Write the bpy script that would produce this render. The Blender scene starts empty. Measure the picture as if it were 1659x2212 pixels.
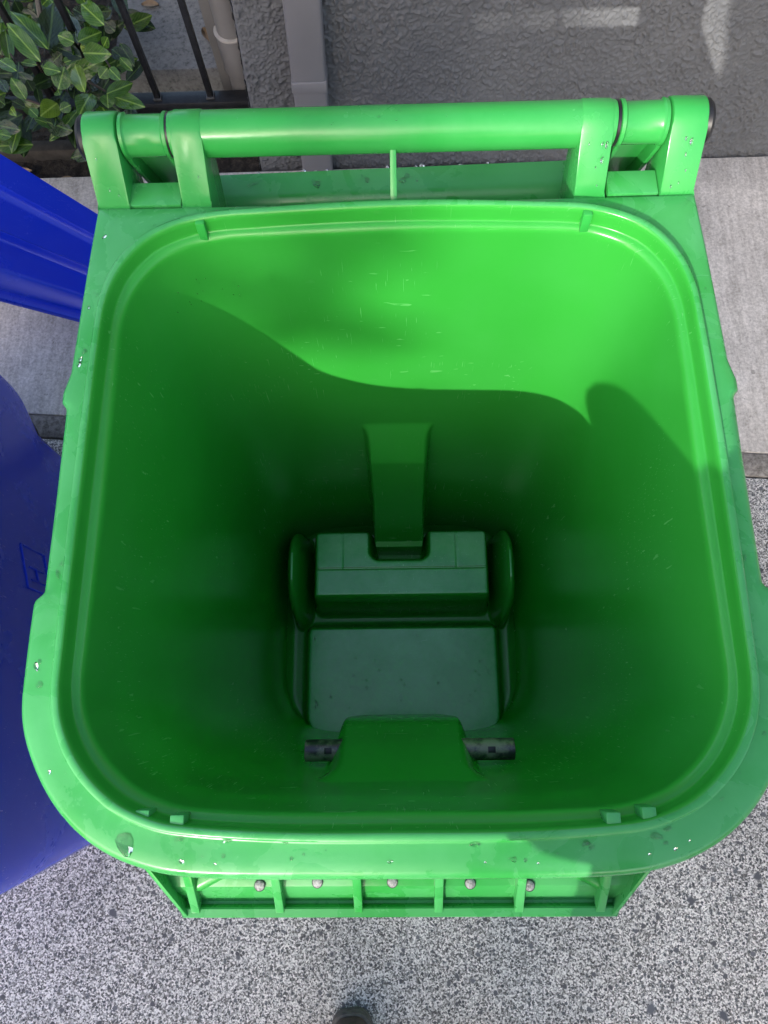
import bpy, bmesh, math, random
import numpy as np
from mathutils import Vector, Matrix
random.seed(7); RNG = np.random.default_rng(7)
S = bpy.context.scene
COL = S.collection

# ------------------------------------------------------------------ camera
F_PX, IMG_H = 1500.0, 2212.0
nad = np.array([38, 427, 1500.0]); nad /= np.linalg.norm(nad)      # straight down, in camera axes
fwd = np.array([-49.7, -5265, 1500.0]); fwd -= nad * nad.dot(fwd); fwd /= np.linalg.norm(fwd)
RW = np.stack([np.cross(fwd, -nad), fwd, -nad])
cam = bpy.data.cameras.new('camera'); camo = bpy.data.objects.new('camera', cam); COL.objects.link(camo)
cam.sensor_fit = 'VERTICAL'; cam.sensor_height = 24.0; cam.lens = 24.0 * F_PX / IMG_H
cam.clip_start = 0.02; cam.clip_end = 500
M = Matrix.Identity(4)
for i in range(3):
    M[i][0] = RW[i, 0]; M[i][1] = -RW[i, 1]; M[i][2] = -RW[i, 2]
M.translation = (0, 0, 1.69)
camo.matrix_world = M
S.camera = camo

# ------------------------------------------------------------------ light
SUN_DIR = Vector((0.40, 1.0, -0.63)).normalized()                  # the way the light travels
elev = math.asin(-SUN_DIR.z)
world = bpy.data.worlds.new('World'); S.world = world; world.use_nodes = True
wn = world.node_tree.nodes; wl = world.node_tree.links
sky = wn.new('ShaderNodeTexSky'); sky.sky_type = 'NISHITA'; sky.sun_disc = False
sky.sun_elevation = elev
sky.sun_rotation = math.atan2(-SUN_DIR.x, -SUN_DIR.y)
sky.air_density = 1.0; sky.dust_density = 4.0; sky.ozone_density = 0.6
wn['Background'].inputs['Strength'].default_value = 0.15
wl.new(sky.outputs['Color'], wn['Background'].inputs['Color'])
sun = bpy.data.lights.new('sun', 'SUN'); suno = bpy.data.objects.new('sun', sun); COL.objects.link(suno)
sun.energy = 2.0; sun.angle = math.radians(0.53); sun.color = (1.0, 0.95, 0.86)
suno.rotation_euler = SUN_DIR.to_track_quat('-Z', 'Y').to_euler()
S.view_settings.view_transform = 'Standard'; S.view_settings.look = 'None'
S.view_settings.gamma = 1.0; S.view_settings.exposure = 1.45
S.cycles.max_bounces = 10; S.cycles.diffuse_bounces = 6

# ------------------------------------------------------------------ helpers
def V3(a): return np.asarray(a, float)

def link(o, parent=None):
    COL.objects.link(o)
    if parent is not None:
        o.parent = parent
        if parent.parent is None:
            o.matrix_parent_inverse = Matrix.Translation(-parent.location)
    return o

def mesh_data(name, verts, faces, mat, smooth=True, angle=35):
    me = bpy.data.meshes.new(name)
    me.from_pydata([tuple(map(float, v)) for v in verts], [], [tuple(map(int, f)) for f in faces])
    me.validate(); me.update()
    if smooth:
        me.polygons.foreach_set('use_smooth', [True] * len(me.polygons))
        if angle: me.set_sharp_from_angle(angle=math.radians(angle))
    if mat: me.materials.append(mat)
    return me

def obj(name, vf, mat, parent=None, smooth=True, angle=35):
    return link(bpy.data.objects.new(name, mesh_data(name, vf[0], vf[1], mat, smooth, angle)), parent)

def tag(o, label=None, cat=None, group=None, kind=None):
    if label: o['label'] = label
    if cat: o['category'] = cat
    if group: o['group'] = group
    if kind: o['kind'] = kind
    return o

def thing(name, loc, label, cat, group=None):
    o = bpy.data.objects.new(name, None); o.location = loc; o.empty_display_size = .1
    COL.objects.link(o)
    return tag(o, label, cat, group)

def join(*parts):
    v, f, n = [], [], 0
    for pv, pf in parts:
        v += [tuple(p) for p in pv]; f += [tuple(i + n for i in q) for q in pf]; n = len(v)
    return v, f

def from_bm(bm):
    bmesh.ops.recalc_face_normals(bm, faces=bm.faces[:])
    bm.verts.index_update()
    r = ([v.co[:] for v in bm.verts], [[v.index for v in f.verts] for f in bm.faces])
    bm.free(); return r

def box(x0, x1, y0, y1, z0, z1, bev=0.0, seg=2):
    bm = bmesh.new()
    bmesh.ops.create_cube(bm, size=1)
    for v in bm.verts:
        v.co = Vector((x0 if v.co.x < 0 else x1, y0 if v.co.y < 0 else y1, z0 if v.co.z < 0 else z1))
    if bev: bmesh.ops.bevel(bm, geom=bm.edges[:], offset=bev, segments=seg, affect='EDGES', profile=.5)
    return from_bm(bm)

def hexa(p, bev=0.0, seg=2):
    """eight corners: bottom loop of four, top loop of four"""
    bm = bmesh.new(); vs = [bm.verts.new(q) for q in p]
    for f in ((3, 2, 1, 0), (4, 5, 6, 7), (0, 1, 5, 4), (1, 2, 6, 5), (2, 3, 7, 6), (3, 0, 4, 7)):
        bm.faces.new([vs[i] for i in f])
    if bev: bmesh.ops.bevel(bm, geom=bm.edges[:], offset=bev, segments=seg, affect='EDGES', profile=.5)
    return from_bm(bm)

def prism_x(prof, x0, x1, bev=0.0, seg=2):
    """(y, z) outline extruded along x"""
    bm = bmesh.new()
    a = [bm.verts.new((x0, y, z)) for y, z in prof]; b = [bm.verts.new((x1, y, z)) for y, z in prof]
    n = len(prof); caps = [bm.faces.new(a), bm.faces.new(b[::-1])]
    for i in range(n): bm.faces.new((a[i], b[i], b[(i + 1) % n], a[(i + 1) % n]))
    if bev:
        ed = set(e for c in caps for e in c.edges)
        bmesh.ops.bevel(bm, geom=list(ed), offset=bev, segments=seg, affect='EDGES', profile=.5)
    return from_bm(bm)

def lathe(axis_pts, prof, n=32, x_axis=True):
    """prof: (along, radius) turned about an axis through axis_pts along x (or z)"""
    v, f = [], []
    for s, r in prof:
        for k in range(n):
            a = 2 * math.pi * k / n
            if x_axis: v.append((s, axis_pts[0] + r * math.cos(a), axis_pts[1] + r * math.sin(a)))
            else: v.append((axis_pts[0] + r * math.cos(a), axis_pts[1] + r * math.sin(a), s))
    m = len(prof)
    for i in range(m - 1):
        for k in range(n):
            f.append((i * n + k, i * n + (k + 1) % n, (i + 1) * n + (k + 1) % n, (i + 1) * n + k))
    f.append(tuple(range(n))[::-1]); f.append(tuple((m - 1) * n + k for k in range(n)))
    return v, f

def blob(cx, cy, cz, rx, ry, rz, cut=None, n=24, m=14):
    v, f = [], []
    for j in range(m + 1):
        t = math.pi * j / m
        for k in range(n):
            a = 2 * math.pi * k / n; v.append((cx + rx * math.sin(t) * math.cos(a), cy + ry * math.sin(t) * math.sin(a), cz + rz * math.cos(t)))
    for j in range(m):
        for k in range(n): f.append((j * n + k, (j + 1) * n + k, (j + 1) * n + (k + 1) % n, j * n + (k + 1) % n))
    return v, f

def sstep(a, b, x):
    t = np.clip((x - a) / (b - a), 0, 1); return t * t * (3 - 2 * t)

# ------------------------------------------------------------------ materials
def mat_new(name):
    m = bpy.data.materials.new(name); m.use_nodes = True
    return m, m.node_tree.nodes, m.node_tree.links, m.node_tree.nodes['Principled BSDF']

class N:
    def __init__(s, m): s.n = m.node_tree.nodes; s.l = m.node_tree.links; s.c = s.n.new('ShaderNodeTexCoord').outputs['Object']
    def mapped(s, scale, vec=None):
        m = s.n.new('ShaderNodeMapping'); m.inputs['Scale'].default_value = scale
        s.l.new(vec or s.c, m.inputs['Vector']); return m.outputs[0]
    def noise(s, scale, detail=3, rough=.55, vec=None, dist=0):
        t = s.n.new('ShaderNodeTexNoise'); t.inputs['Scale'].default_value = scale; t.inputs['Detail'].default_value = detail
        t.inputs['Roughness'].default_value = rough; t.inputs['Distortion'].default_value = dist
        s.l.new(vec or s.c, t.inputs['Vector']); return t.outputs['Fac']
    def voro(s, scale, out='Distance', vec=None, feature='F1', rnd=1.0):
        t = s.n.new('ShaderNodeTexVoronoi'); t.inputs['Scale'].default_value = scale; t.feature = feature
        t.inputs['Randomness'].default_value = rnd
        s.l.new(vec or s.c, t.inputs['Vector']); return t.outputs[out]
    def ramp(s, fac, stops, interp='LINEAR'):
        r = s.n.new('ShaderNodeValToRGB'); r.color_ramp.interpolation = interp
        e = r.color_ramp.elements
        while len(e) < len(stops): e.new(.5)
        for k, (p, c) in enumerate(stops):
            e[k].position = p
            e[k].color = (c, c, c, 1) if isinstance(c, (int, float)) else (*c, 1)
        s.l.new(fac, r.inputs[0]); return r.outputs[0]
    def mix(s, fac, a, b, mode='MIX'):
        m = s.n.new('ShaderNodeMix'); m.data_type = 'RGBA'; m.blend_type = mode
        for i, q in ((0, fac), (6, a), (7, b)):
            if isinstance(q, (int, float)): m.inputs[i].default_value = q if i == 0 else (q, q, q, 1)
            elif isinstance(q, tuple): m.inputs[i].default_value = (*q, 1)
            else: s.l.new(q, m.inputs[i])
        return m.outputs[2]
    def math(s, op, a, b=0.0):
        m = s.n.new('ShaderNodeMath'); m.operation = op
        for i, q in ((0, a), (1, b)):
            if isinstance(q, (int, float)): m.inputs[i].default_value = q
            else: s.l.new(q, m.inputs[i])
        return m.outputs[0]
    def sep(s, vec=None):
        m = s.n.new('ShaderNodeSeparateXYZ'); s.l.new(vec or s.c, m.inputs[0]); return m.outputs
    def bump(s, h, strength, dist, bsdf, prev=None):
        b = s.n.new('ShaderNodeBump'); b.inputs['Strength'].default_value = strength; b.inputs['Distance'].default_value = dist
        s.l.new(h, b.inputs['Height'])
        if prev is not None: s.l.new(prev, b.inputs['Normal'])
        if bsdf is not None: s.l.new(b.outputs[0], bsdf.inputs['Normal'])
        return b.outputs[0]

def plastic(name, col, pale, rough=.3, wet=False, scratch=0.0, grain=.25, trans=0.0, smear=.35):
    m, n, l, b = mat_new(name); h = N(m)
    smudge = h.noise(9, 5, .6)
    fine = h.noise(70, 3)
    c = h.mix(h.ramp(smudge, [(.36, 0.0), (.70, smear)]), col, pale)
    r = h.math('ADD', h.math('MULTIPLY', smudge, .16), rough - .08)
    if scratch:
        s1 = h.noise(60, 2, .5, h.mapped((.5, 14, 2.0)), .4); s2 = h.noise(60, 2, .5, h.mapped((9, 2.0, .35)), .4)
        sc = h.math('MAXIMUM', h.ramp(s1, [(.685, 0.0), (.75, 1.0)]), h.ramp(s2, [(.685, 0.0), (.75, 1.0)]))
        sc = h.math('MULTIPLY', sc, h.ramp(h.noise(3.5, 2), [(.48, 0.0), (.68, scratch)]))
        c = h.mix(sc, c, tuple(min(1, q * 1.0 + .12) for q in pale))
        r = h.math('ADD', r, h.math('MULTIPLY', sc, .3))
    if wet:
        w = h.ramp(h.noise(16, 4, .6, None, .6), [(.50, 0.0), (.56, 1.0)])
        c = h.mix(h.math('ADD', h.math('MULTIPLY', h.math('SUBTRACT', 1.0, w), .15), .05), c, pale)
        r = h.math('ADD', h.math('MULTIPLY', h.math('SUBTRACT', 1.0, w), .14), .20)
    l.new(c, b.inputs['Base Color']); l.new(r, b.inputs['Roughness'])
    b.inputs['IOR'].default_value = 1.5
    if trans:      # polythene lets some light through its wall
        tb_ = n.new('ShaderNodeBsdfTranslucent'); tb_.inputs[0].default_value = (.10, .80, .16, 1)
        ms = n.new('ShaderNodeMixShader'); ms.inputs[0].default_value = trans
        l.new(b.outputs[0], ms.inputs[1]); l.new(tb_.outputs[0], ms.inputs[2]); l.new(ms.outputs[0], n['Material Output'].inputs[0])
    nb = h.bump(fine, grain, .0006, None)
    h.bump(h.noise(600, 2), grain * .5, .0002, b, nb)
    return m

GREEN = (0.024, 0.29, 0.042); GREEN_P = (0.12, 0.45, 0.19)
M_green_in = plastic('green_plastic_inside', (.034, .36, .040), (.055, .42, .07), .23, scratch=.9, trans=.15)
M_floor = plastic('green_plastic_scuffed_skylit_floor', (.045, .46, .10), (.19, .60, .28), .20, scratch=1.0, smear=.95)  # scuffs, with sky sheen and lifted shade put into the paler green
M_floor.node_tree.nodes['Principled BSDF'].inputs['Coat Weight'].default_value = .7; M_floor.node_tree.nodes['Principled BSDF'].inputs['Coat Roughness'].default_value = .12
M_handle = plastic('green_plastic_handle', (.027, .29, .052), (.08, .38, .12), .26)
M_green_rim = plastic('green_plastic_rim', GREEN, GREEN_P, .30, wet=True)
M_green = plastic('green_plastic', GREEN, (.05, .44, .10), .30)
M_blue = plastic('blue_plastic', (.003, .030, .60), (.010, .05, .68), .26, scratch=.2)

def simple(name, col, rough=.5, metal=0.0, var=.0, scale=30, bump=0.0):
    m, n, l, b = mat_new(name); h = N(m)
    d = tuple(q * (1 - var) for q in col)
    l.new(h.mix(h.ramp(h.noise(scale, 4), [(.35, 0.0), (.65, 1.0)]), d, col), b.inputs['Base Color'])
    b.inputs['Roughness'].default_value = rough; b.inputs['Metallic'].default_value = metal
    if bump: h.bump(h.noise(scale * 3, 4), bump, .002, b)
    return m

M_black = simple('black_plastic', (.012, .012, .014), .35, 0, .4)
M_iron = simple('black_painted_iron', (.013, .014, .017), .38, 0, .5, 60, .3)
M_downspout = simple('grey_painted_metal', (.20, .195, .205), .45, 0, .12, 6)
M_pipe = simple('taupe_painted_pipe', (.17, .167, .168), .42, 0, .15, 8)
M_screw = simple('screw_steel', (.50, .50, .50), .5, .6, .6, 420, .6)

def steel_bar():
    m, n, l, b = mat_new('weathered_steel'); h = N(m)
    k = h.ramp(h.noise(38, 6, .7), [(.42, 0.0), (.58, 1.0)])
    l.new(h.mix(k, (.06, .06, .07), (.30, .28, .24)), b.inputs['Base Color'])
    l.new(h.ramp(k, [(0, .3), (1, .65)]), b.inputs['Roughness']); b.inputs['Metallic'].default_value = .6
    h.bump(h.noise(150, 4), .4, .001, b); return m
M_steel = steel_bar()

def aggregate():
    m, n, l, b = mat_new('exposed_aggregate_concrete'); h = N(m)
    f = h.noise(230, 5, .85)
    cell = h.sep(h.voro(330, 'Color'))[0]
    g = h.math('ADD', h.math('MULTIPLY', f, .72), h.math('MULTIPLY', cell, .28))
    c = h.ramp(g, [(.34, (.05, .046, .042)), (.44, (.21, .195, .178)), (.53, (.54, .51, .47)), (.63, (.88, .83, .77))])
    # pebbles of a few sizes
    for sc, th, rad, col in ((130, .72, .34, (.06, .06, .062)), (62, .88, .26, (.07, .068, .072)), (27, .95, .18, (.06, .06, .066))):
        wob = h.n.new('ShaderNodeVectorMath'); wob.operation = 'ADD'
        nn = h.n.new('ShaderNodeTexNoise'); nn.inputs['Scale'].default_value = sc * 1.4; h.l.new(h.c, nn.inputs['Vector'])
        mm = h.n.new('ShaderNodeVectorMath'); mm.operation = 'SCALE'; mm.inputs['Scale'].default_value = .45 / sc
        h.l.new(nn.outputs['Color'], mm.inputs[0]); h.l.new(h.c, wob.inputs[0]); h.l.new(mm.outputs[0], wob.inputs[1])
        t = h.n.new('ShaderNodeTexVoronoi'); t.inputs['Scale'].default_value = sc; h.l.new(wob.outputs[0], t.inputs['Vector'])
        pick = h.math('GREATER_THAN', h.sep(t.outputs['Color'])[0], th)
        mask = h.math('MULTIPLY', pick, h.ramp(t.outputs['Distance'], [(rad, 1.0), (rad + .12, 0.0)]))
        tint = h.mix(h.sep(t.outputs['Color'])[1], col, tuple(q * 2.2 for q in col))
        c = h.mix(mask, c, tint)
    big = h.noise(2.2, 4, .6)
    c = h.mix(1.0, c, h.ramp(big, [(.3, .86), (.7, 1.26)]), 'MULTIPLY')
    warm = h.mix(h.ramp(h.noise(30, 2), [(.60, 0.0), (.72, .5)]), c, (.33, .29, .25))
    c = h.mix(.35, c, warm)
    l.new(c, b.inputs['Base Color']); b.inputs['Roughness'].default_value = .85
    h.bump(f, .8, .0025, b); return m
M_agg = aggregate()

def concrete(name, lo, hi, streak=True, spk=150):
    m, n, l, b = mat_new(name); h = N(m)
    f = h.noise(spk, 4, .7)
    st = h.noise(90, 3, .6, h.mapped((1.0, .12, 1.0)))
    c = h.ramp(f, [(.33, tuple(q * .5 for q in lo)), (.47, lo), (.60, hi), (.75, tuple(min(1, q * 1.2) for q in hi))])
    if streak: c = h.mix(.5, c, h.ramp(st, [(.35, lo), (.6, hi)]))
    c = h.mix(1.0, c, h.ramp(h.noise(4, 5, .65), [(.3, .72), (.7, 1.08)]), 'MULTIPLY')
    spots = h.ramp(h.noise(34, 3), [(.69, 0.0), (.73, .6)])
    c = h.mix(spots, c, tuple(q * .35 for q in lo))
    l.new(c, b.inputs['Base Color']); b.inputs['Roughness'].default_value = .88
    h.bump(f, .6, .0018, b); return m
M_strip = concrete('brushed_concrete', (.46, .42, .38), (.72, .67, .62))
M_chamf = concrete('mortar', (.20, .18, .16), (.30, .275, .25), False, 90)
M_landing = concrete('grey_landing_concrete', (.19, .195, .20), (.225, .23, .235), False, 60)
M_asphalt = concrete('asphalt', (.04, .04, .042), (.07, .07, .072), False, 120)

def stucco():
    m, n, l, b = mat_new('painted_stucco'); h = N(m)
    c = h.mix(h.ramp(h.noise(3.5, 6, .7), [(.3, 0.0), (.7, 1.0)]), (.100, .104, .113), (.14, .144, .152))
    l.new(c, b.inputs['Base Color']); b.inputs['Roughness'].default_value = .92
    b.inputs['Specular IOR Level'].default_value = .25
    h.bump(h.noise(420, 3, .6), .35, .0015, b); return m
M_stucco = stucco()

def soil():
    m, n, l, b = mat_new('soil'); h = N(m)
    f = h.noise(60, 6, .75)
    l.new(h.ramp(f, [(.35, (.008, .007, .006)), (.55, (.035, .028, .022)), (.72, (.09, .07, .055))]), b.inputs['Base Color'])
    b.inputs['Roughness'].default_value = .95; h.bump(f, 1.0, .012, b); return m
M_soil = soil()

def leaf_mat(name, dark, light, vein):
    m, n, l, b = mat_new(name); h = N(m)
    x, y, z = h.sep()
    ax = h.math('ABSOLUTE', x)
    mid = h.ramp(ax, [(.0, 1.0), (.025, .9), (.05, 0.0)])
    # side veins leave the midrib slanting to the tip
    ph = h.math('SUBTRACT', h.math('MULTIPLY', y, 8.0), h.math('MULTIPLY', ax, 7.0))
    fr = h.math('ABSOLUTE', h.math('SUBTRACT', h.math('FRACT', ph), .5))
    sv = h.ramp(fr, [(.0, .55), (.07, .0)])
    c = h.mix(h.ramp(h.noise(4, 3), [(.3, 0.0), (.7, 1.0)]), dark, light)
    c = h.mix(sv, c, vein); c = h.mix(mid, c, vein)
    l.new(c, b.inputs['Base Color']); b.inputs['Roughness'].default_value = .20
    b.inputs['Subsurface Weight'].default_value = 0.0
    h.bump(h.math('ADD', sv, h.noise(7, 2)), .25, .01, b)
    # thin blade: some of the light comes through
    tr = n.new('ShaderNodeBsdfTranslucent'); ms = n.new('ShaderNodeMixShader'); ms.inputs[0].default_value = .18
    l.new(c, tr.inputs[0]); out = n['Material Output']
    l.new(b.outputs[0], ms.inputs[1]); l.new(tr.outputs[0], ms.inputs[2]); l.new(ms.outputs[0], out.inputs[0])
    return m
M_leaf = [leaf_mat('laurel_leaf', (.020, .068, .006), (.050, .130, .010), (.17, .29, .045)),
          leaf_mat('laurel_leaf_young', (.09, .17, .015), (.15, .25, .02), (.30, .42, .07)),
          leaf_mat('laurel_leaf_dark', (.010, .026, .010), (.024, .048, .015), (.07, .13, .035))]  # darkest green, given to most of the deep leaves
M_twig = simple('twig_bark', (.06, .042, .03), .8, 0, .5, 80, .5)
M_dry = simple('dry_leaf', (.32, .22, .13), .7, 0, .5, 20, .4)

def water():
    m, n, l, b = mat_new('water_drop'); h = N(m)
    b.inputs['Base Color'].default_value = (1, 1, 1, 1); b.inputs['Roughness'].default_value = .02
    b.inputs['IOR'].default_value = 1.33; b.inputs['Transmission Weight'].default_value = 1.0
    return m
M_water = water()

# ------------------------------------------------------------------ setting
tag(obj('ground', ([(-60, -60, -.13), (60, -60, -.13), (60, 60, -.13), (-60, 60, -.13)], [(0, 1, 2, 3)]), M_asphalt), kind='structure')
def jy(x): return .657 - .077 * x + .02                                 # the line between the two pavements
XL, XR = -7.0, 7.0
tag(obj('pavement', hexa([(XL, -2.6, -.12), (XR, -2.6, -.12), (XR, jy(XR) - .05, -.12), (XL, jy(XL) - .05, -.12),
     (XL, -2.6, 0), (XR, -2.6, 0), (XR, jy(XR) - .05, 0), (XL, jy(XL) - .05, 0)], .006), M_agg), kind='structure')
tag(obj('pavement_kerb', hexa([(XL, jy(XL) - .047, -.12), (XR, jy(XR) - .047, -.12), (XR, jy(XR) + .01, -.12), (XL, jy(XL) + .01, -.12),
     (XL, jy(XL) - .047, .002), (XR, jy(XR) - .047, .002), (XR, jy(XR) + .01, .014), (XL, jy(XL) + .01, .014)], .003), M_chamf), kind='structure')
tag(obj('pavement_strip', hexa([(XL, jy(XL) + .012, -.12), (XR, jy(XR) + .012, -.12), (XR, 1.56, -.12), (XL, 1.487, -.12),
     (XL, jy(XL) + .012, .016), (XR, jy(XR) + .012, .016), (XR, 1.56, .016), (XL, 1.487, .016)], .004), M_strip), kind='structure')

# soil bed with a bumpy top
def soil_bed():
    xs = np.linspace(-3.2, -.34, 190); ys = np.linspace(1.486, 2.9, 100)
    X, Y = np.meshgrid(xs, ys)
    Z = -.012 + .012 * np.sin(X * 17 + np.cos(Y * 23)) * np.sin(Y * 19 + X * 5) + RNG.normal(0, .004, X.shape)
    v = np.stack([X, Y, Z], -1).reshape(-1, 3); nx = len(xs)
    f = [(j * nx + i, j * nx + i + 1, (j + 1) * nx + i + 1, (j + 1) * nx + i) for j in range(len(ys) - 1) for i in range(nx - 1)]
    return v, f
tag(obj('soil_bed', soil_bed(), M_soil, angle=0), kind='structure')
tag(obj('bed_edging', box(-3.2, -.37, 1.605, 1.645, -.05, .026, .004), simple('weathered_edging', (.05, .045, .04), .8, 0, .5, 40, .5)),
    'dark weathered timber edging board lying along the soil bed', 'edging')
tag(obj('landing', box(-.83, -.375, 1.835, 4.2, -.1, .082, .004), M_landing), kind='structure')

# stucco wall : a dense sheet with real trowelled lumps, and its return on the left
def vnoise(shape_pts, cell, seed):
    """smooth value noise sampled at points (n, 2)"""
    g = np.random.default_rng(seed).random((997,))
    def hsh(i, j): return g[(i * 131 + j * 71 + seed * 17) % 997]
    p = shape_pts / cell; i = np.floor(p[:, 0]).astype(int); j = np.floor(p[:, 1]).astype(int)
    u = p[:, 0] - i; w = p[:, 1] - j; u = u * u * (3 - 2 * u); w = w * w * (3 - 2 * w)
    return (hsh(i, j) * (1 - u) + hsh(i + 1, j) * u) * (1 - w) + (hsh(i, j + 1) * (1 - u) + hsh(i + 1, j + 1) * u) * w
def stucco_h(a, b):
    p = np.stack([a.ravel(), b.ravel()], -1)
    w1 = np.stack([vnoise(p, .012, 5), vnoise(p, .012, 6)], -1) * .008
    big = sstep(.52, .80, vnoise(p + w1, .0066, 1)); patch = .35 + .65 * sstep(.3, .75, vnoise(p, .06, 8))
    h = .0050 * big * patch + .0030 * sstep(.45, .9, vnoise(p + w1 * .5, .0046, 2)) + .0022 * vnoise(p, .018, 3) + .0030 * vnoise(p, .11, 9)
    return h.reshape(a.shape)
def grid_faces(nu, nv):
    return [(j * nu + i, j * nu + i + 1, (j + 1) * nu + i + 1, (j + 1) * nu + i) for j in range(nv - 1) for i in range(nu - 1)]
WALL_Y = 1.542
wall = thing('stucco_wall', (.5, 1.6, 0), 'dark grey painted stucco building wall behind the green cart', 'wall')
def wall_front():
    xs = np.arange(-.36, 1.45, 0.0022); zs = np.arange(-.1, .66, 0.0022)
    X, Z = np.meshgrid(xs, zs)
    Y = WALL_Y - stucco_h(X, Z)
    # rounded outer corner on the left
    k = np.clip((-.348 - X) / .012, 0, 1); Y = Y + .012 * (1 - np.sqrt(np.clip(1 - k * k, 0, 1)))
    X = X - .035 * (1 - sstep(-.36, -.2, X)) * (1 - Z / .52) * .9
    v = np.stack([X, Y, Z], -1).reshape(-1, 3)
    return v, grid_faces(len(xs), len(zs))
obj('stucco_face', wall_front(), M_stucco, wall, angle=0)
def wall_side():
    ys = np.arange(WALL_Y + .011, 2.1, .004); zs = np.arange(-.1, .66, .004)
    Yy, Z = np.meshgrid(ys, zs)
    X = -.36 - stucco_h(Yy + 5, Z) * .8 - .035 * (1 - Z / .52) * .9
    v = np.stack([X, Yy, Z], -1).reshape(-1, 3)
    f = [q[::-1] for q in grid_faces(len(ys), len(zs))]
    return v, f
obj('stucco_return', wall_side(), M_stucco, wall, angle=0)
obj('wall_core', join(box(-.352, 9, WALL_Y + .02, 4.2, .655, 3.1), box(1.445, 9, WALL_Y - .003, WALL_Y + .3, -.1, .655)), M_stucco, wall, smooth=False)

# rectangular downspout
ds = thing('downspout', (-.2, 1.5, 0), 'grey rectangular metal downspout strapped to the stucco wall', 'downspout')
def lean(vf, k=.045): return [(x + k * z, y, z) for x, y, z in vf[0]], vf[1]
obj('spout', lean(box(-.261, -.177, 1.478, 1.536, -.02, 2.6, .008, 3)), M_downspout, ds)
obj('strap', lean(box(-.263, -.175, 1.474, 1.5365, .318, .349, .004)), M_downspout, ds)
obj('strap', lean(box(-.263, -.175, 1.474, 1.5365, 1.318, 1.349, .004)), M_downspout, ds)
# round pipe with a collar beside it
pp = thing('round_drainpipe', (-.41, 1.75, 0), 'taupe round drainpipe with a coupling collar beside the stucco return', 'pipe')
obj('pipe', lathe((-.425, 1.75), [(-.05, .040), (2.6, .040)], 40, False), M_pipe, pp)
obj('collar', lathe((-.425, 1.75), [(.155, .0405), (.155, .0455), (.158, .0462), (.262, .0462), (.268, .0455), (.268, .0405)], 40, False), M_pipe, pp)
obj('collar_lip', lathe((-.425, 1.75), [(.2685, .0405), (.2685, .0485), (.271, .0495), (.2745, .0485), (.2745, .0405)], 40, False), simple('sealant', (.42, .40, .38), .5, 0, .2), pp)
tb = obj('trim_board', box(-.497, -.462, 1.76, 1.80, -.04, 2.6, .003), M_pipe)
tag(tb, 'narrow taupe painted trim board left of the round drainpipe', 'trim')

# iron fence
fe = thing('iron_fence', (-1.2, 1.68, 0), 'black painted iron railing with square bars above the soil bed', 'fence')
obj('rail', box(-3.2, -.385, 1.662, 1.706, .095, .125, .003), M_iron, fe)
obj('rail', box(-3.2, -.40, 1.665, 1.705, 1.12, 1.15, .003), M_iron, fe)
for k in range(16):
    x = -.516 - .151 * k
    obj('bar', box(x - .008, x + .008, 1.676, 1.692, .1245, 1.1205, .0015), M_iron, fe)
    obj('weld', box(x - .012, x + .012, 1.672, 1.696, .1246, .131, .002), simple('weld_bead', (.06, .062, .068), .5, 0, .4, 120) if k == 0 else bpy.data.materials['weld_bead'], fe)

# ------------------------------------------------------------------ the green cart
def closed_spline(pts, n=24):
    """Catmull-Rom through a closed list; a point with a third value True is a sharp corner"""
    P = [V3(p[:2]) for p in pts]; sh = [len(p) > 2 for p in pts]; m = len(P); out = []
    for i in range(m):
        p0, p1, p2, p3 = P[i - 1], P[i], P[(i + 1) % m], P[(i + 2) % m]
        L = np.linalg.norm(p2 - p1)
        t1 = (p2 - p1) if sh[i] else (p2 - p0) * L / (np.linalg.norm(p2 - p1) + np.linalg.norm(p1 - p0))
        t2 = (p2 - p1) if sh[(i + 1) % m] else (p3 - p1) * L / (np.linalg.norm(p3 - p2) + np.linalg.norm(p2 - p1))
        for k in range(n):
            t = k / n; h1 = 2 * t**3 - 3 * t**2 + 1; h2 = t**3 - 2 * t**2 + t; h3 = -2 * t**3 + 3 * t**2; h4 = t**3 - t**2
            out.append(h1 * p1 + h2 * t1 + h3 * p2 + h4 * t2)
    return np.array(out)
def mirror(half): return half + [(-p[0],) + tuple(p[1:]) for p in reversed(half) if abs(p[0]) > 1e-6]
CEN = np.array([0.0, .21])
NA = 720
ANG = np.arange(NA) / NA * 2 * math.pi - math.pi / 2
def polar(poly):
    """radius of a closed outline about CEN at ANG"""
    d = poly - CEN; a = np.arctan2(d[:, 1], d[:, 0])
    q = np.roll(d, -1, 0)
    r = np.zeros(NA)
    for k, th in enumerate(ANG):
        u = np.array([math.cos(th), math.sin(th)])
        c1 = u[0] * d[:, 1] - u[1] * d[:, 0]; c2 = u[0] * q[:, 1] - u[1] * q[:, 0]
        s = (c1 <= 0) & (c2 > 0)
        i = np.where(s)[0]
        best = 0
        for j in i:
            t = c1[j] / (c1[j] - c2[j]); p = d[j] + (q[j] - d[j]) * t; best = max(best, p.dot(u))
        r[k] = best
    return r
outer_half = [(0, -.1385), (.10, -.1385), (.17, -.137), (.211, -.1325), (.252, -.1195), (.286, -.0985), (.314, -.069), (.336, -.031), (.3455, .0), (.3475, .04), (.3475, .100, 1), (.3385, .108, 1),
              (.3385, .20), (.3395, .300, 1), (.345, .306, 1), (.345, .318, 1), (.3395, .34, 1), (.3355, .46), (.3315, .5415, 1), (.10, .5415, 1), (0, .5405, 1)]
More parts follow.
